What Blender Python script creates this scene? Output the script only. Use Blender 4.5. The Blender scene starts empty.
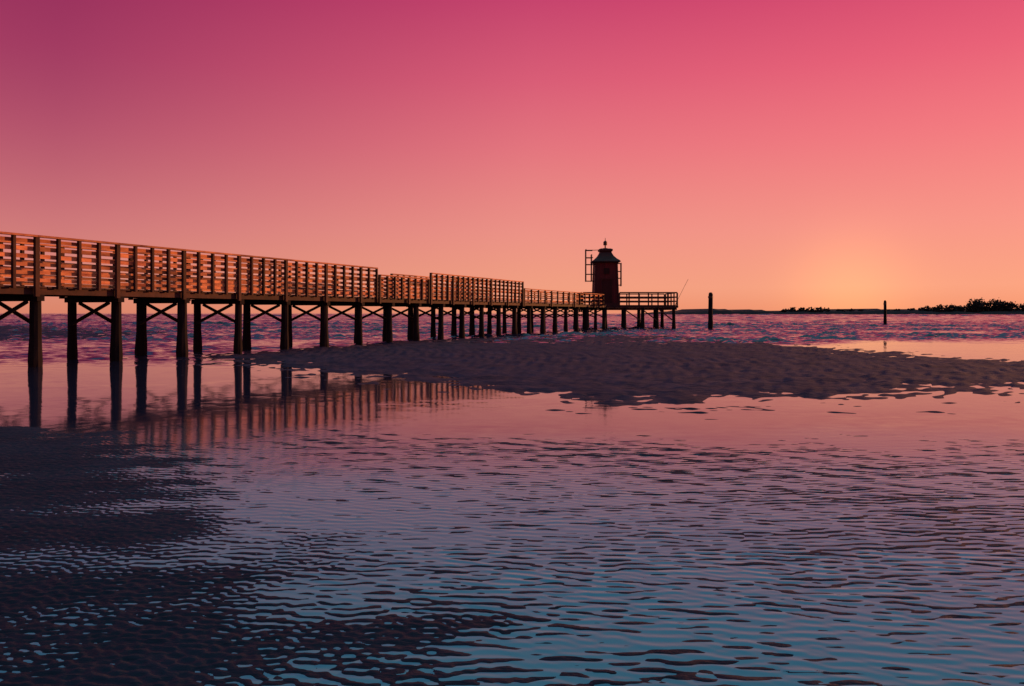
import bpy, math, random
import numpy as np
from mathutils import Vector, Matrix
random.seed(7); rng=np.random.default_rng(11)
scn=bpy.context.scene
scn.view_settings.view_transform='Standard'
scn.view_settings.look='None'
scn.view_settings.exposure=0
EYE=1.35
SUN_AZ=math.radians(57); SUN_EL=math.radians(5)

def lin(c):
    o=[]
    for v in c:
        v/=255.0
        o.append(v/12.92 if v<=0.04045 else ((v+0.055)/1.055)**2.4)
    return (o[0],o[1],o[2],1.0)

# ------------------------------------------------------------ camera
cam=bpy.data.cameras.new("camera"); co=bpy.data.objects.new("camera",cam)
scn.collection.objects.link(co)
co.location=(0,0,EYE); co.rotation_euler=(math.radians(90),0,0)
cam.sensor_width=36; cam.lens=36*796/1024; cam.shift_y=-30/1024
cam.clip_start=0.05; cam.clip_end=20000
scn.camera=co

# ------------------------------------------------------------ world
w=bpy.data.worlds.new("World"); scn.world=w; w.use_nodes=True
nt=w.node_tree; N=nt.nodes; L=nt.links; N.clear()
out=N.new('ShaderNodeOutputWorld'); bg=N.new('ShaderNodeBackground')
tc=N.new('ShaderNodeTexCoord'); sep=N.new('ShaderNodeSeparateXYZ')
L.new(tc.outputs['Generated'],sep.inputs[0])
ramp=N.new('ShaderNodeValToRGB')
stops=[(0.0,(110,80,95)),(0.49,(222,135,112)),(0.502,(234,146,112)),(0.515,(239,157,128)),(0.55,(235,143,132)),
 (0.60,(227,115,124)),(0.64,(216,90,116)),(0.686,(196,62,106)),(0.702,(154,80,128)),(0.725,(120,104,154)),(0.77,(112,136,174)),(0.86,(114,176,194)),(1.0,(112,190,202))]
cr=ramp.color_ramp
cr.elements[0].position=stops[0][0]; cr.elements[0].color=lin(stops[0][1])
cr.elements[1].position=1.0; cr.elements[1].color=lin(stops[-1][1])
for p,c in stops[1:-1]:
    e=cr.elements.new(p); e.color=lin(c)
def M(op,a,b=None,c=None,clamp=False):
    m=N.new('ShaderNodeMath'); m.operation=op; m.use_clamp=clamp
    for i,v in enumerate((a,b,c)):
        if v is None: continue
        if isinstance(v,(int,float)): m.inputs[i].default_value=v
        else: L.new(v,m.inputs[i])
    return m.outputs[0]
zz=M('MULTIPLY_ADD',sep.outputs[2],0.5,0.5)
L.new(zz,ramp.inputs[0])
dx=M('MULTIPLY',sep.outputs[0],math.sin(SUN_AZ)); dy=M('MULTIPLY',sep.outputs[1],math.cos(SUN_AZ))
d=M('ADD',dx,dy)
r2=M('ADD',M('MULTIPLY',sep.outputs[0],sep.outputs[0]),M('MULTIPLY',sep.outputs[1],sep.outputs[1]))
dn=M('DIVIDE',d,M('SQRT',M('ADD',r2,0.02)))
azr=N.new('ShaderNodeValToRGB'); L.new(M('MULTIPLY_ADD',dn,0.5,0.5),azr.inputs[0])
e=azr.color_ramp.elements
e[0].position=0.0; e[0].color=(0.5,0.4,0.6,1)
e[1].position=1.0; e[1].color=(1.3,1.1,0.95,1)
a=azr.color_ramp.elements.new(0.53); a.color=(0.52,0.38,0.66,1)
a=azr.color_ramp.elements.new(0.78); a.color=(1,1,1,1)
a=azr.color_ramp.elements.new(0.95); a.color=(1.18,1.05,1.0,1)
mx=N.new('ShaderNodeMix'); mx.data_type='RGBA'; mx.blend_type='MULTIPLY'
L.new(ramp.outputs[0],mx.inputs[6]); L.new(azr.outputs[0],mx.inputs[7])
mr=N.new('ShaderNodeMapRange'); mr.interpolation_type='SMOOTHSTEP'
mr.inputs[1].default_value=-0.08; mr.inputs[2].default_value=0.3; mr.inputs[3].default_value=0.2; mr.inputs[4].default_value=1
mrb=N.new('ShaderNodeMapRange'); mrb.inputs[1].default_value=0.36; mrb.inputs[2].default_value=0.6; mrb.inputs[3].default_value=1; mrb.inputs[4].default_value=0.25
L.new(sep.outputs[2],mr.inputs[0]); L.new(sep.outputs[2],mrb.inputs[0])
L.new(M('MULTIPLY',mr.outputs[0],mrb.outputs[0]),mx.inputs[0])
# soft warm glow painted into the sky colour, low over the sea
gaz,gel=math.radians(23),math.radians(1.4)
gd=N.new('ShaderNodeVectorMath'); gd.operation='DOT_PRODUCT'; L.new(tc.outputs['Generated'],gd.inputs[0])
gd.inputs[1].default_value=(math.sin(gaz)*math.cos(gel),math.cos(gaz)*math.cos(gel),math.sin(gel))
gp=M('POWER',M('MAXIMUM',gd.outputs['Value'],0.0),500.0)
gm=N.new('ShaderNodeMix'); gm.data_type='RGBA'; gm.blend_type='ADD'
L.new(M('MULTIPLY',gp,0.2),gm.inputs[0]); L.new(mx.outputs[2],gm.inputs[6]); gm.inputs[7].default_value=(0.9,0.5,0.08,1)
sky=N.new('ShaderNodeTexSky'); sky.sky_type='NISHITA'; sky.sun_disc=False
sky.sun_elevation=SUN_EL; sky.sun_rotation=SUN_AZ
bg2=N.new('ShaderNodeBackground'); bg2.inputs[1].default_value=0.004
L.new(sky.outputs[0],bg2.inputs[0])
L.new(gm.outputs[2],bg.inputs[0]); bg.inputs[1].default_value=1.0
ad=N.new('ShaderNodeAddShader'); L.new(bg.outputs[0],ad.inputs[0]); L.new(bg2.outputs[0],ad.inputs[1])
L.new(ad.outputs[0],out.inputs[0])

sun=bpy.data.lights.new("sun",'SUN'); so=bpy.data.objects.new("sun",sun); scn.collection.objects.link(so)
sun.energy=5.0; sun.angle=math.radians(0.6); sun.color=(1.0,0.38,0.13)
sd=Vector((math.sin(SUN_AZ)*math.cos(SUN_EL),math.cos(SUN_AZ)*math.cos(SUN_EL),math.sin(SUN_EL)))
so.rotation_euler=sd.to_track_quat('Z','Y').to_euler()

# ------------------------------------------------------------ materials
def mat(name):
    m=bpy.data.materials.new(name); m.use_nodes=True
    t=m.node_tree; b=t.nodes['Principled BSDF']
    return m,t,b
def wood(name,c1,c2,scale=3.0,rough=0.75,stretch=(1,1,1),patch=True):
    m,t,b=mat(name)
    tcn=t.nodes.new('ShaderNodeTexCoord'); mp=t.nodes.new('ShaderNodeMapping'); mp.inputs['Scale'].default_value=stretch
    n=t.nodes.new('ShaderNodeTexNoise'); n.inputs['Scale'].default_value=scale; n.inputs['Detail'].default_value=6; n.inputs['Roughness'].default_value=0.7
    r=t.nodes.new('ShaderNodeValToRGB'); r.color_ramp.elements[0].position=0.32; r.color_ramp.elements[1].position=0.68
    r.color_ramp.elements[0].color=(*c1,1); r.color_ramp.elements[1].color=(*c2,1)
    t.links.new(tcn.outputs['Object'],mp.inputs[0]); t.links.new(mp.outputs[0],n.inputs[0]); t.links.new(n.outputs[0],r.inputs[0])
    at=t.nodes.new('ShaderNodeAttribute'); at.attribute_name='tone'
    mm=t.nodes.new('ShaderNodeMix'); mm.data_type='RGBA'; mm.blend_type='MULTIPLY'; mm.inputs[0].default_value=1
    t.links.new(r.outputs[0],mm.inputs[6]); t.links.new(at.outputs['Color'],mm.inputs[7])
    t.links.new(mm.outputs[2],b.inputs['Base Color'])
    bp=t.nodes.new('ShaderNodeBump'); bp.inputs['Strength'].default_value=0.4; bp.inputs['Distance'].default_value=0.01
    t.links.new(n.outputs[0],bp.inputs['Height']); t.links.new(bp.outputs[0],b.inputs['Normal'])
    b.inputs['Roughness'].default_value=rough
    b.inputs['Specular IOR Level'].default_value=0.15
    return m
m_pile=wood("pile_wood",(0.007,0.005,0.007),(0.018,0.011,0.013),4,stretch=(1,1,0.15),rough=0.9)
m_board=wood("rail_board_wood",(0.20,0.05,0.036),(0.66,0.27,0.13),1.6,stretch=(1,1,3))  # grain noise; its bright tone also paints sun highlights into the boards
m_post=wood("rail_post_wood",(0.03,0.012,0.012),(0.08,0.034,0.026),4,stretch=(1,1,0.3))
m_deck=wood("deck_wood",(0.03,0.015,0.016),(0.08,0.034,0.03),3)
m_red=wood("red_painted_boards",(0.060,0.010,0.012),(0.11,0.016,0.018),3,rough=0.6,stretch=(1,1,0.2))
m_redd=wood("dark_red_trim",(0.035,0.008,0.010),(0.06,0.012,0.012),3,rough=0.6)
m_roof=wood("roof_sheet",(0.025,0.009,0.011),(0.05,0.014,0.016),4,rough=0.5)
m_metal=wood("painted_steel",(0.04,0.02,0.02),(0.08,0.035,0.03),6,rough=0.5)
m_leaf=wood("far_foliage",(0.010,0.009,0.010),(0.03,0.022,0.02),0.3,rough=0.9)
m_land=wood("far_land",(0.012,0.010,0.012),(0.03,0.022,0.022),0.1,rough=0.9)

# ------------------------------------------------------------ mesh builder
class MB:
    def __init__(s): s.v=[];s.f=[];s.t=[]
    def tone(s,n,v): s.t+= [v]*n
    def box(s,p0,p1,w,h,up=Vector((0,0,1)),tone=None):
        p0=Vector(p0);p1=Vector(p1);d=(p1-p0).normalized()
        side=d.cross(up)
        if side.length<1e-4: side=d.cross(Vector((1,0,0)))
        side.normalize(); u=side.cross(d).normalized()
        b=len(s.v)
        for p in (p0,p1):
            for a,c in ((-1,-1),(1,-1),(1,1),(-1,1)):
                s.v.append(tuple(p+side*(a*w/2)+u*(c*h/2)))
        s.f+=[(b,b+3,b+2,b+1),(b+4,b+5,b+6,b+7)]+[(b+i,b+(i+1)%4,b+4+(i+1)%4,b+4+i) for i in range(4)]
        s.tone(8,random.uniform(0.6,1.25) if tone is None else tone)
    def vbox(s,x,y,z0,z1,w,dirx,dep=None,tone=None):
        dep=dep or w; a=Vector((dirx[0],dirx[1],0)); c=Vector((-dirx[1],dirx[0],0)); b=len(s.v)
        for z in (z0,z1):
            for i,j in ((-1,-1),(1,-1),(1,1),(-1,1)):
                p=Vector((x,y,z))+a*(i*w/2)+c*(j*dep/2); s.v.append(tuple(p))
        s.f+=[(b,b+3,b+2,b+1),(b+4,b+5,b+6,b+7)]+[(b+i,b+(i+1)%4,b+4+(i+1)%4,b+4+i) for i in range(4)]
        s.tone(8,random.uniform(0.6,1.25) if tone is None else tone)
    def lathe(s,x,y,prof,n=10,jit=0.0,lean=(0,0),tone=None):
        b=len(s.v); z0=prof[0][0]
        tn=random.uniform(0.7,1.2) if tone is None else tone
        for (z,r) in prof:
            for k in range(n):
                a=2*math.pi*k/n; rr=r*(1+random.uniform(-jit,jit))
                s.v.append((x+lean[0]*(z-z0)+rr*math.cos(a),y+lean[1]*(z-z0)+rr*math.sin(a),z))
        for i in range(len(prof)-1):
            for k in range(n):
                s.f.append((b+i*n+k,b+i*n+(k+1)%n,b+(i+1)*n+(k+1)%n,b+(i+1)*n+k))
        s.f.append(tuple(b+(len(prof)-1)*n+k for k in range(n)))
        s.tone(len(prof)*n,tn)
    def obj(s,name,m,parent=None):
        me=bpy.data.meshes.new(name); me.from_pydata(s.v,[],s.f); me.update()
        at=me.attributes.new('tone','FLOAT_COLOR','POINT')
        arr=np.ones((len(s.v),4),np.float32); arr[:,:3]=np.array(s.t,np.float32)[:,None]
        at.data.foreach_set('color',arr.ravel())
        me.materials.append(m); o=bpy.data.objects.new(name,me); scn.collection.objects.link(o)
        if parent: o.parent=parent
        return o
def empty(name,loc=(0,0,0)):
    e=bpy.data.objects.new(name,None); scn.collection.objects.link(e); e.location=(0,0,0); return e

# ------------------------------------------------------------ pier
A=0.4246; K1=20.47; DZ=2.0
ax=Vector((A,1,0)).normalized(); pr=Vector((-ax.y,ax.x,0)); W=1.72
def P(i,side=0.0,z=0.0):
    Y=20+2.2*i; X=A*Y-K1
    p=Vector((X,Y,0))+pr*(W*side); p.z=z; return p
pier=empty("wooden_pier")
IMIN,IMAX=-9,21
piles=MB(); brace=MB(); 
for i in range(IMIN,IMAX+1):
    for sdv in (0,1):
        p=P(i,sdv); r=random.uniform(0.12,0.155)
        lean=(random.uniform(-.012,.012),random.uniform(-.012,.012))
        prof=[(-1.2,r*1.05),(-0.1,r*1.12),(0.15,r*1.22),(0.5,r*1.1),(0.75,r),(1.3,r*.98),(DZ-0.2,r*.95)]
        piles.lathe(p.x,p.y,prof,10,0.04,lean)
    a0=P(i,0.05,DZ-0.36)-ax*0.15; b0=P(i,0.95,1.0)-ax*0.15
    a1=P(i,0.05,1.0)+ax*0.15; b1=P(i,0.95,DZ-0.36)+ax*0.15
    brace.box(a0,b0,0.05,0.09); brace.box(a1,b1,0.05,0.09)
    brace.box(P(i,-0.12,DZ-0.27),P(i,1.12,DZ-0.27),0.2,0.16)
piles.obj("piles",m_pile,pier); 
deck=MB()
for i in range(IMIN,IMAX):
    for sdv in (-0.06,0.5,1.06):
        deck.box(P(i,sdv,DZ-0.11)+ax*0.003,P(i+1,sdv,DZ-0.11)-ax*0.003,0.08,0.155)
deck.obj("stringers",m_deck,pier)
planks=MB(); L0=P(IMIN); tot=(P(IMAX)-L0).length; s=0
while s<tot:
    c=L0+ax*(s+0.07); o=random.uniform(-.02,.02)
    planks.box(Vector((c.x,c.y,DZ))-pr*(0.2+o),Vector((c.x,c.y,DZ))+pr*(W+0.2-o),0.132,0.045)
    s+=0.14
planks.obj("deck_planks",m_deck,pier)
posts=MB(); boards=MB(); top=MB()
def railing(i0,i1,side,off,H,nb,step,bw,lift=0.0,cap=True,diag=False):
    n=max(1,int(round((i1-i0)/step))); 
    for k in range(n+1):
        i=i0+(i1-i0)*k/n
        p=P(i,side)+pr*off
        big=(k%4==0)
        posts.vbox(p.x,p.y,DZ-(0.24 if big else 0.05),DZ+H-0.03+(0.05 if big else 0),0.11 if big else 0.07,(ax.x,ax.y),0.09)
    inn=0.07 if off<0 else -0.07
    z0=0.16
    for j in range(nb):
        z=DZ+z0+(H-z0-0.12)*j/max(1,nb-1)
        k=0
        while k<n:
            k2=min(n,k+4)
            ia=i0+(i1-i0)*k/n; ib=i0+(i1-i0)*k2/n
            dz=random.uniform(-.014,.014); dz2=random.uniform(-.014,.014)
            boards.box(P(ia,side,z+dz)+pr*(off+inn)+ax*.004,P(ib,side,z+dz2)+pr*(off+inn)-ax*.004,0.03,bw*random.uniform(.85,1.08),tone=random.uniform(.4,1.4))
            k=k2
    if cap:
        for k in range(0,n,4):
            ia=i0+(i1-i0)*k/n; ib=i0+(i1-i0)*min(n,k+4)/n
            top.box(P(ia,side,DZ+H)+pr*off+ax*.004,P(ib,side,DZ+H)+pr*off-ax*.004,0.15,0.05)
for side,off in ((0,-0.24),(1,0.24)):
    railing(IMIN,6.4,side,off,1.26,6,0.25,0.095)
    railing(6.5,8.3,side,off,0.98,5,0.25,0.09)
    railing(8.4,13.3,side,off,1.27,6,0.25,0.095)
    railing(13.4,20.6,side,off,0.86,3,0.5,0.08)
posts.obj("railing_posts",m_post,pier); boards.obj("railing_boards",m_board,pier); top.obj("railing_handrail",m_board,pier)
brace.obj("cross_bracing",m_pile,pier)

# head platform
head=MB(); hp=MB(); hr=MB(); hb=MB()
X0,X1,Y0,Y1=5.9,14.0,67.4,72.6
for x in (6.3,7.9,9.5,11.0,12.4,13.75):
    for y in (Y0+0.25,Y1-0.25):
        r=random.uniform(.13,.16); hp.lathe(x+random.uniform(-.08,.08)+(0.55 if y>Y0+1 else 0)*(1 if x<13.5 else -.3),y,[(-1.5,r*1.1),(0.2,r*1.2),(0.7,r),(DZ-0.2,r*.95)],10,.04,(random.uniform(-.015,.015),0))
for y in (Y0+0.25,Y0+2.6,Y1-0.25): hb.box((X0,y,DZ-0.3),(X1,y,DZ-0.3),0.18,0.18)
hb.box((X0,Y0,DZ-0.12),(X1,Y0,DZ-0.12),0.07,0.18); hb.box((X1+.04,Y0-.03,DZ-0.12),(X1+.04,Y1,DZ-0.12),0.07,0.18)
for k in range(3):
    xa=(9.6,11.1,12.5)[k]; xb=(10.9,12.3,13.65)[k]
    hb.box((xa,Y0+.05,DZ-.4),(xb,Y0+.05,.7),.05,.1)
x=X0
while x<X1: head.box((x+.07,Y0-0.06,DZ+0.004),(x+.07,Y1+.06,DZ+0.004),0.132,0.045); x+=.14
def rail2(p,q,H=1.05,n=6):
    p=Vector(p);q=Vector(q)
    for k in range(n+1):
        c=p.lerp(q,k/n); hr.vbox(c.x,c.y,DZ-.2,DZ+H,.1,((q-p).normalized().x,(q-p).normalized().y))
    for z in (.35,.7,H+.03):
        hr.box(Vector((p.x,p.y,DZ+z)),Vector((q.x,q.y,DZ+z)),.06,.1)
rail2((9.1,Y0,0),(X1,Y0,0),n=6); rail2((X1,Y0+.12,0),(X1,Y1,0),n=4); rail2((X1-.1,Y1,0),(X0,Y1,0),n=7); rail2((X0,Y1-.1,0),(X0,Y0+.1,0),n=4)
rail2((X0+.1,Y0,0),(6.9,Y0,0),n=1)
head.obj("head_deck_planks",m_deck,pier); hp.obj("head_piles",m_pile,pier); hb.obj("head_beams",m_deck,pier); hr.obj("head_railing",m_post,pier)

# ------------------------------------------------------------ lighthouse
lh=empty("lighthouse"); LX,LY=8.2,70.0
def sqlathe(mb,prof,rot=0.0,n=4):
    b=len(mb.v)
    for z,r in prof:
        for k in range(4):
            a=math.pi/4+k*math.pi/2+rot
            mb.v.append((LX+r*math.sqrt(2)*math.cos(a),LY+r*math.sqrt(2)*math.sin(a),z))
    for i in range(len(prof)-1):
        for k in range(4): mb.f.append((b+i*4+k,b+i*4+(k+1)%4,b+(i+1)*4+(k+1)%4,b+(i+1)*4+k))
    mb.f.append(tuple(b+(len(prof)-1)*4+k for k in range(4))); mb.f.append((b+3,b+2,b+1,b))
    mb.tone(len(prof)*4,1.0)
core=MB(); sqlathe(core,[(DZ+.03,0.98),(5.8,0.86)]); core.obj("wall_core",m_redd,lh)
cl=MB()
for f in range(4):
    ang=f*math.pi/2; R=Matrix.Rotation(ang,3,'Z')
    nb=11
    for k in range(nb):
        u=-0.9+1.8*(k+.5)/nb
        bot=R@Vector((u*1.07,-1.005,0)); tp=R@Vector((u*0.95,-0.885,0))
        cl.box((LX+bot.x,LY+bot.y,DZ+.04),(LX+tp.x,LY+tp.y,5.76),0.155,0.05,up=R@Vector((0,1,0)))
cl.obj("cladding_boards",m_red,lh)
tr=MB()
for sx in (-1,1):
    for sy in (-1,1):
        tr.box((LX+sx*1.03,LY+sy*1.03,DZ+.04),(LX+sx*.91,LY+sy*.91,5.8),.13,.13,up=Vector((0,1,0)),tone=1)
sqlathe(tr,[(DZ+.025,1.14),(DZ+.25,1.12)]); 
tr.obj("corner_trim",m_redd,lh)
dr=MB(); dr.box((LX-.0,LY-1.08,DZ+.26),(LX-.0,LY-1.045,DZ+2.2),.8,.05,up=Vector((0,1,0)),tone=.7)
dr.box((LX-.45,LY-1.10,DZ+.26),(LX-.45,LY-1.07,DZ+2.25),.08,.08,up=Vector((0,1,0)));dr.box((LX+.45,LY-1.10,DZ+.26),(LX+.45,LY-1.07,DZ+2.25),.08,.08,up=Vector((0,1,0)))
dr.box((LX-.5,LY-1.07,DZ+2.31),(LX+.5,LY-1.07,DZ+2.31),.09,.1)
dr.obj("door",m_redd,lh)
wn=MB(); wn.box((LX-.22,LY-.98,5.0),(LX+.22,LY-.98,5.0),.06,.5,tone=.4); wn.obj("window",m_roof,lh)
rf=MB(); sqlathe(rf,[(5.74,1.12),(5.82,1.22),(5.93,1.14),(6.1,0.9),(6.35,0.66),(6.6,0.52),(6.75,0.48),(6.76,0.58),(6.93,0.6),(7.0,0.42)]); rf.obj("roof",m_roof,lh)
ln=MB(); ln.lathe(LX,LY,[(6.98,.22),(7.05,.22),(7.06,.06),(7.3,.06),(7.31,.17),(7.6,.17),(7.66,.1),(7.72,.03),(7.95,.02)],12,0,tone=1); ln.obj("lantern",m_metal,lh)
cg=MB()
for dy in (-.35,.35):
    for dxx,z0,z1 in ((-1.72,4.1,6.95),(-1.22,4.1,6.5)):
        cg.vbox(LX+dxx,LY+dy,z0,z1,.06,(1,0))
    for z in (4.15,4.75,5.6,6.2,6.85):
        cg.box((LX-1.75,LY+dy,z),(LX-(0.9 if z<5.8 else 1.1),LY+dy,z),.05,.06)
for z in (4.15,5.6,6.85): cg.box((LX-1.72,LY-.35,z+.06),(LX-1.72,LY+.35,z+.06),.05,.05)
cg.box((LX-1.72,LY,6.85),(LX-.3,LY,6.9),.05,.05)
for dy in (-.25,.25):
    cg.vbox(LX+1.38,LY+dy,3.7,5.75,.06,(1,0))
    for z in (3.8,4.4,5.0,5.7): cg.box((LX+.9,LY+dy,z),(LX+1.4,LY+dy,z),.05,.06)
for z in np.arange(3.8,5.8,.3): cg.box((LX+1.38,LY-.25,z+.05),(LX+1.38,LY+.25,z+.05),.04,.04)
cg.obj("service_frame",m_metal,lh)

# ------------------------------------------------------------ mooring posts
def mooring(name,x,y,h,r,lean):
    e=empty(name); a=MB()
    a.lathe(x,y,[(-1.5,r*1.05),(0.0,r*1.12),(0.5,r*1.16),(0.8,r),(h*.6,r*.97),(h-.1,r*.93),(h,r*.8)],12,.05,lean); a.obj("post_shaft",m_pile,e)
    b=MB(); lx=x+lean[0]*(h-.3+1.5); ly=y+lean[1]*(h-.3+1.5)
    b.lathe(lx,ly,[(h-.42,r*1.0),(h-.41,r*1.12),(h-.25,r*1.12),(h-.24,r*.95)],12,.0); b.obj("iron_band",m_metal,e)
    c=MB(); c.lathe(lx,ly,[(h-.02,r*.75),(h+.06,r*.7),(h+.09,r*.3)],12,.0); c.obj("post_cap",m_metal,e)
mooring("mooring_post",17.2,69.0,3.05,0.2,(0.004,0))
mooring("mooring_post",42.2,90.0,2.7,0.16,(-0.004,0))
fr=MB(); fr.box((13.9,67.2,DZ+.3),(14.75,66.6,4.2),.02,.02); fr.box((13.82,67.25,DZ+.03),(13.91,67.19,DZ+.32),.05,.05,tone=.6)
fr.lathe(13.95,67.12,[(DZ+.5,.05),(DZ+.6,.05)],8,0)
fro=fr.obj("fishing_rod",m_metal)

# ------------------------------------------------------------ numeric fields
def waves(X,Y,lam,dirdeg,spread,n,seed,lamvar=0.25):
    r=np.random.default_rng(seed); o=np.zeros(X.shape,np.float32)
    for _ in range(n):
        l=lam*math.exp(r.normal(0,lamvar)); a=math.radians(dirdeg+r.normal(0,spread)); k=2*math.pi/l
        ph=X*(k*math.cos(a))+Y*(k*math.sin(a))+r.uniform(0,6.28)
        o+=np.sin(np.mod(ph,2*math.pi).astype(np.float32))
    return o*math.sqrt(2/n)
def wrow(X,Y,y0,y1,*a,**k):
    """waves only on the rows between y0 and y1"""
    o=np.zeros(X.shape); ys=Y[:,0]; m=(ys>=y0)&(ys<=y1)
    if m.any(): o[m]=waves(X[m],Y[m],*a,**k)
    return o
def blob(X,Y,lam,seed,n=14): return waves(X,Y,lam,0,360,n,seed,0.35)
def sst(a,b,x):
    t=np.clip((x-a)/(b-a),0,1); return t*t*(3-2*t)
def psd(X,Y,poly):
    dmin=np.full(X.shape,1e9); ins=np.zeros(X.shape,bool); n=len(poly)
    for i in range(n):
        x1,y1=poly[i]; x2,y2=poly[(i+1)%n]; ex,ey=x2-x1,y2-y1
        t=np.clip(((X-x1)*ex+(Y-y1)*ey)/(ex*ex+ey*ey),0,1)
        dmin=np.minimum(dmin,(X-x1-t*ex)**2+(Y-y1-t*ey)**2)
        c=((y1>Y)!=(y2>Y)) & (X<(x2-x1)*(Y-y1)/(y2-y1+1e-12)+x1); ins^=c
    dd=np.sqrt(dmin); return np.where(ins,dd,-dd)
SPIT=[(-9.8,24.2),(-8.7,29),(-5.8,38.4),(-.7,44.8),(5.7,51.2),(9.9,46.7),(11.5,37),(12.3,29),(12.5,24.4),(13.5,22.5),(17,21.3),(30,21),(30,15.5),(13.2,15.4),(9.8,14.5),(7.3,13.8),(5.0,12.9),(2.9,12.2),(1.4,12.6),(-.2,14.1),(-2.25,16.4),(-4.85,19.2),(-7.6,22.4)]
LBAR=[(-200,130),(-62,98),(-35,72),(-22,54),(-21,43),(-23.3,37),(-40,34),(-200,34)]
FORE=[(-14,9.8),(-6,9.3),(-4.3,8.6),(-3.3,7.0),(-2.5,5.4),(-1.75,4.1),(-1.1,3.4),(-.62,2.8),(-.3,2),(-.3,-2),(-40,-2),(-40,9.8)]
def sandh(X,Y):
    b1=blob(X,Y,4.0,1); b2=blob(X,Y,1.2,2); b3=blob(X*0.6,Y,0.4,3)
    ridg=wrow(X,Y,0,60,0.30,82,20,24,8,0.3)
    h=np.full(X.shape,-0.35)
    def add(h,d,slope,mx,edge,base):
        dd=d+edge*(b1*0.5+b2*0.4+b3*.2)
        hh=np.clip(dd*slope,-0.3,mx)+base*sst(-0.3,1.2,dd)+(0.005*b2+0.004*b3+0.009*ridg)*sst(-3.4,0.5,dd)
        return np.maximum(h,hh)
    h=add(h,psd(X,Y,SPIT),0.010,0.020,0.7,0.014)
    h=add(h,psd(X,Y,LBAR),0.01,0.12,2.0,0.01)
    # rippled foreground flat: crests just break the film of water
    d=psd(X,Y,FORE)
    wind=blob(X,Y,3.0,21)*0.5
    zone=sst(1.3,-1.3,Y-(9.4-0.10*X+0.6*wind))
    ripA=wrow(X,Y,0,14,0.062,78,30,36,5,0.2)
    ripB=wrow(X,Y,0,14,0.088,85,14,42,61,0.22)
    mot=wrow(X,Y,0,14,0.30,80,35,24,62,0.3)
    L_=sst(-1.5,0.7,d+0.22*b2+0.1*b3)
    rip=ripA*L_+ripB*(1-L_)
    rr=np.tanh(rip*1.1)
    farm=sst(4.0,7.0,Y)
    base=-0.0024+0.0006*b1+0.0005*b2+(0.0008+0.0015*farm)*mot
    base=base*(1-L_)+(0.0038+0.0006*b2)*L_
    gul=np.exp(-((d+1.0)/0.55)**2)*sst(3.2,5.2,Y)
    hh=base-0.0040*gul+0.0040*rr-0.02*(1-zone)*(1-sst(-.5,.3,d+0.2*b2))
    h=np.where(Y<14,np.maximum(h,hh),h)
    return h
def grid(uc,yc,zf,name,m,attrs=None):
    U,Yg=np.meshgrid(uc,yc); Xg=U*(np.maximum(Yg,0)+1.0)
    Z,at=zf(Xg,Yg); ny,nx=Xg.shape
    co3=np.stack([Xg,Yg,Z],-1).reshape(-1,3).astype(np.float32)
    idx=np.arange(ny*nx).reshape(ny,nx)
    q=np.stack([idx[:-1,:-1],idx[:-1,1:],idx[1:,1:],idx[1:,:-1]],-1).reshape(-1,4).astype(np.int32)
    me=bpy.data.meshes.new(name); me.vertices.add(len(co3)); me.vertices.foreach_set('co',co3.ravel())
    me.loops.add(q.size); me.loops.foreach_set('vertex_index',q.ravel())
    me.polygons.add(len(q)); me.polygons.foreach_set('loop_start',np.arange(0,q.size,4,dtype=np.int32))
    me.polygons.foreach_set('use_smooth',np.ones(len(q),bool))
    me.update(calc_edges=True)
    for k,v in at.items():
        a=me.attributes.new(k,'FLOAT','POINT'); a.data.foreach_set('value',v.ravel().astype(np.float32))
    me.materials.append(m); o=bpy.data.objects.new(name,me); scn.collection.objects.link(o); return o
def cols(step):
    mid=np.arange(-0.8,0.8,step); ex=0.8+np.cumsum(np.geomspace(step*2,1.2,22)); return np.concatenate([-ex[::-1],mid,ex])
def rows(s1,s2,n):
    a=np.arange(0.6,4.5,s1); b=np.arange(4.5,11.5,s2); c=np.geomspace(11.5,9000,n); return np.concatenate([[-6,-2,0],a,b,c])
def wrows():
    a=np.arange(0.6,4.5,.014); b=np.arange(4.5,11.5,.022); c=np.arange(11.5,20,.08); d=np.arange(20,95,.14)
    e=95*np.cumprod(np.full(620,1.0031)); f=np.geomspace(e[-1]*1.02,9000,30)
    return np.concatenate([[-6,-2,0],a,b,c,d,e,f])

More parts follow.
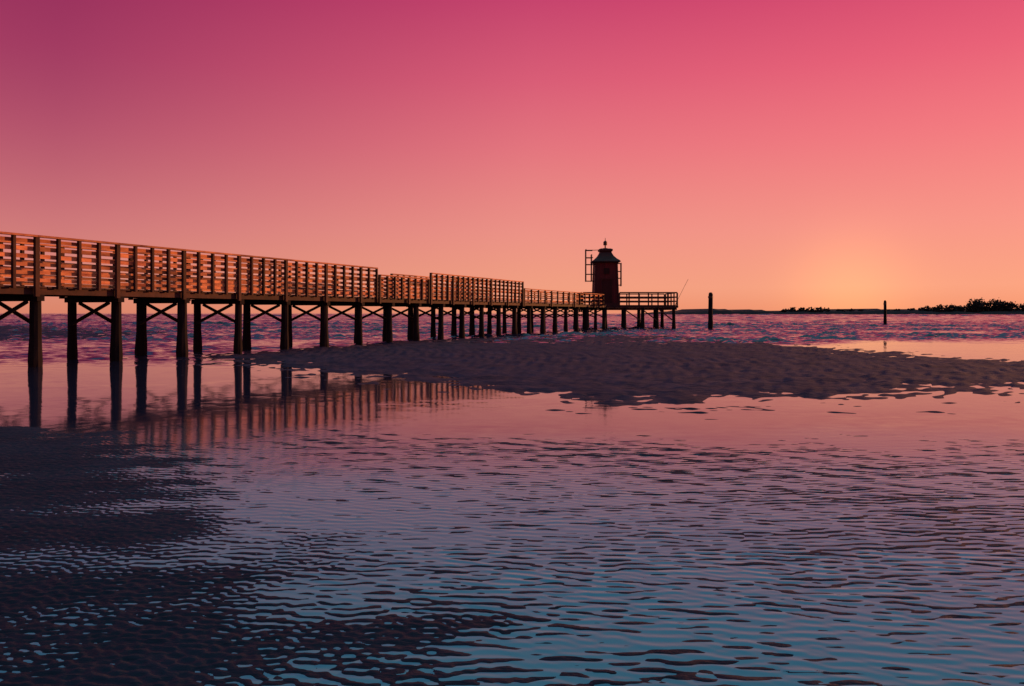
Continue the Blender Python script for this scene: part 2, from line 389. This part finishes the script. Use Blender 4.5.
def water_z(X,Y):
    dF=psd(X,Y,FORE)
    wind=blob(X,Y,3.0,21)*0.5
    lim=8.9-0.08*X+0.6*wind
    amp=sst(1.0,-2.2,Y-lim)*(0.35+0.65*sst(0.1,-1.5,dF-0.2*wind))
    amp=amp*(0.9+0.1*blob(X,Y,0.9,22))
    amp=np.clip(amp,0,1.3)
    main=wrow(X,Y,0,13,0.085,84,14,40,31,0.22)
    sec=wrow(X,Y,0,13,0.055,70,30,16,32,0.2)
    cr=main+0.22*sec
    cr=np.tanh(cr*0.8)*1.2
    z=0.0013*amp*(cr+0.22*(cr*cr-1))
    z=z+0.00012*main
    bs=blob(X,Y,14,23)
    chop=sst(33,42,Y+3*bs*0.4)
    chop=np.where(X<-0.45*Y+2,np.maximum(chop,0.6*sst(19,24,Y)),chop)
    chop=np.where(X<-0.2*Y,np.maximum(chop,0.45*sst(20,25,Y)),chop)
    calm=0.015+0.03*sst(-1,1,blob(X,Y*2,5,24))
    gust=0.85+0.25*bs
    w1=wrow(X,Y,18,150,0.80,76,20,30,41,0.25)*sst(150,100,Y)
    w2=wrow(X,Y,50,500,2.6,80,18,24,42,0.25)*sst(50,110,Y)*sst(500,300,Y)
    w3=wrow(X,Y,220,1400,10.0,82,16,20,43,0.25)*sst(220,400,Y)*sst(1400,900,Y)
    cc=chop*gust*(Y>18)
    z=z+cc*(0.032*(w1+0.2*w1*w1)+0.065*w2+0.26*w3)
    z=np.where(Y>150,z-0.1,z)
    return z,{'chop':np.maximum(chop,calm),'shallow_cast':sst(10.2,5.5,Y-0.5*wind)}
def ground_z(X,Y):
    h=sandh(X,Y); return np.where(Y>150,-3,np.where(Y>60,np.where(h<0.02,-0.6,h),h)),{'wet':1-sst(0.0,0.04,h),'near':sst(13,9,Y)}

# water material
m_w,t,b=mat("sea_water")
nd=t.nodes; lk=t.links
tcn=nd.new('ShaderNodeTexCoord')
def noise(scale,st,detail=3,rot=0):
    mp=nd.new('ShaderNodeMapping'); mp.inputs['Scale'].default_value=st; mp.inputs['Rotation'].default_value=(0,0,rot)
    n=nd.new('ShaderNodeTexNoise'); n.inputs['Scale'].default_value=scale; n.inputs['Detail'].default_value=detail
    lk.new(tcn.outputs['Object'],mp.inputs[0]); lk.new(mp.outputs[0],n.inputs[0]); return n
def VM(op,a,b_=None,scale=None):
    m=nd.new('ShaderNodeVectorMath'); m.operation=op
    for i,v in enumerate((a,b_)):
        if v is None: continue
        if isinstance(v,tuple): m.inputs[i].default_value=v
        else: lk.new(v,m.inputs[i])
    if scale is not None:
        if isinstance(scale,(int,float)): m.inputs['Scale'].default_value=scale
        else: lk.new(scale,m.inputs['Scale'])
    return m.outputs[0]
at=nd.new('ShaderNodeAttribute'); at.attribute_name='chop'
ash=nd.new('ShaderNodeAttribute'); ash.attribute_name='shallow_cast'
geo=nd.new('ShaderNodeNewGeometry')
n2=noise(1.1,(0.45,1,1),2,-0.12); n3=noise(6,(0.6,1,1),2,0.05)
s2=VM('SCALE',VM('SUBTRACT',n2.outputs['Color'],(0.5,0.5,0.5)),scale=0.6)
s3=VM('SCALE',VM('SUBTRACT',n3.outputs['Color'],(0.5,0.5,0.5)),scale=0.9)
sm=VM('MULTIPLY',VM('ADD',s2,s3),(0.6,1.0,0.0))
sm=VM('SCALE',sm,scale=at.outputs['Fac'])
nrm=VM('NORMALIZE',VM('ADD',geo.outputs['Normal'],sm))
lk.new(nrm,b.inputs['Normal'])
cm=nd.new('ShaderNodeMix'); cm.data_type='RGBA'; lk.new(ash.outputs['Fac'],cm.inputs[0])
cm.inputs[6].default_value=(0.018,0.020,0.042,1); cm.inputs[7].default_value=(0.085,0.27,0.33,1)  # cool teal cast of the foreground painted into the near water's body colour
lk.new(cm.outputs[2],b.inputs['Base Color'])
sp=nd.new('ShaderNodeMapRange'); sp.inputs[3].default_value=0.5; sp.inputs[4].default_value=0.17; lk.new(ash.outputs['Fac'],sp.inputs[0]); lk.new(sp.outputs[0],b.inputs['Specular IOR Level'])
b.inputs['Roughness'].default_value=0.06; b.inputs['IOR'].default_value=1.36
grid(cols(0.0020),wrows(),water_z,"sea",m_w)

# sand material
m_s,t,b=mat("wet_sand"); nd=t.nodes; lk=t.links
tcn=nd.new('ShaderNodeTexCoord')
at=nd.new('ShaderNodeAttribute'); at.attribute_name='wet'
n1=noise(1.2,(1,1,1),8); n2=noise(9,(0.45,1,1),5,0.25); n3=noise(120,(1,1,1),3)
r=nd.new('ShaderNodeValToRGB'); r.color_ramp.elements[0].position=.3; r.color_ramp.elements[1].position=.72
r.color_ramp.elements[0].color=(0.015,0.010,0.026,1); r.color_ramp.elements[1].color=(0.042,0.026,0.054,1)
lk.new(n1.outputs[0],r.inputs[0])
hs=nd.new('ShaderNodeHueSaturation'); mv=nd.new('ShaderNodeMapRange'); mv.inputs[3].default_value=1.1; mv.inputs[4].default_value=0.6
lk.new(at.outputs['Fac'],mv.inputs[0]); lk.new(mv.outputs[0],hs.inputs['Value']); lk.new(r.outputs[0],hs.inputs['Color'])
an=nd.new('ShaderNodeAttribute'); an.attribute_name='near'
cm=nd.new('ShaderNodeMix'); cm.data_type='RGBA'; cm.blend_type='MULTIPLY'; lk.new(an.outputs['Fac'],cm.inputs[0]); lk.new(hs.outputs[0],cm.inputs[6]); cm.inputs[7].default_value=(0.5,1.1,0.95,1)
lk.new(cm.outputs[2],b.inputs['Base Color'])
mr2=nd.new('ShaderNodeMapRange'); mr2.inputs[3].default_value=0.85; mr2.inputs[4].default_value=0.6; lk.new(at.outputs['Fac'],mr2.inputs[0]); lk.new(mr2.outputs[0],b.inputs['Roughness'])
b.inputs['Specular IOR Level'].default_value=0.10
ba=nd.new('ShaderNodeBump'); ba.inputs['Distance'].default_value=0.05; ba.inputs['Strength'].default_value=1.0; lk.new(n2.outputs[0],ba.inputs['Height'])
bb=nd.new('ShaderNodeBump'); bb.inputs['Distance'].default_value=0.002; bb.inputs['Strength'].default_value=0.7; lk.new(n3.outputs[0],bb.inputs['Height']); lk.new(ba.outputs[0],bb.inputs['Normal']); lk.new(bb.outputs[0],b.inputs['Normal'])
grid(cols(0.0021),rows(0.012,0.021,360),ground_z,"ground",m_s)

# ------------------------------------------------------------ far shore
FY=600
land=MB(); n=170; b0=0
xs=np.linspace(112,900,n)
for i,x in enumerate(xs):
    hh=3.4+0.7*math.sin(x*.05)+0.5*math.sin(x*.21)+.3*math.sin(x*.7); hh*=min(1,(x-106)/40)
    land.v+=[(x,FY-14,-0.5),(x,FY-4,max(.1,hh*.7)),(x,FY+10,max(.15,hh)),(x,FY+120,hh),(x,FY+200,-.5)]; land.tone(5,1)
    if i:
        for k in range(4): land.f.append((b0-5+k,b0+k,b0+k+1,b0-4+k))
    b0+=5
land.obj("shoreline",m_land)
tree=MB()
def hprof(px):
    pts=[(680,0.8),(780,1.0),(785,3.2),(805,4.2),(830,3.0),(860,2.2),(915,2.4),(925,4.2),(945,5.6),(972,5.2),(978,8.2),(986,11.0),(994,9.2),(1003,11.4),(1012,8.6),(1020,6.5),(1060,7.5),(1100,5),(1700,6)]
    return float(np.interp(px,[p[0] for p in pts],[p[1] for p in pts]))*0.8+1.6
def leaf(x,y,z,s):
    b=len(tree.v); R=Matrix.Rotation(random.uniform(0,6.28),3,Vector((random.gauss(0,1),random.gauss(0,1),random.gauss(0,1))).normalized())
    for a,c in ((-1,-.6),(0.1,-1),(1,.2),(.2,1),(-.8,.6)):
        v=R@Vector((a*s,0,c*s)); tree.v.append((x+v.x,y+v.y,z+v.z))
    tree.f.append((b,b+1,b+2,b+3,b+4)); tree.tone(5,random.uniform(.5,1.4))
x=206.0
while x<560:
    px=512+796*x/FY; H=hprof(px)*random.uniform(.85,1.25)
    if H>1.2:
        cw=max(1.2,H*.42); y=FY+random.uniform(0,14)
        tree.lathe(x,y,[(0,.22),(H*.5,.15),(H*.8,.06)],5,0)
        for c in range(int(4+H*1.3)):
            cx=x+random.gauss(0,cw*.45); cz=H*random.uniform(.2,.95); cy=y+random.gauss(0,1.5)
            for q in range(9): leaf(cx+random.gauss(0,cw*.22),cy+random.gauss(0,.8),max(.3,cz+random.gauss(0,H*.07)),random.uniform(.3,.7))
    x+=random.uniform(.9,2.2)
tree.obj("distant_trees",m_leaf)
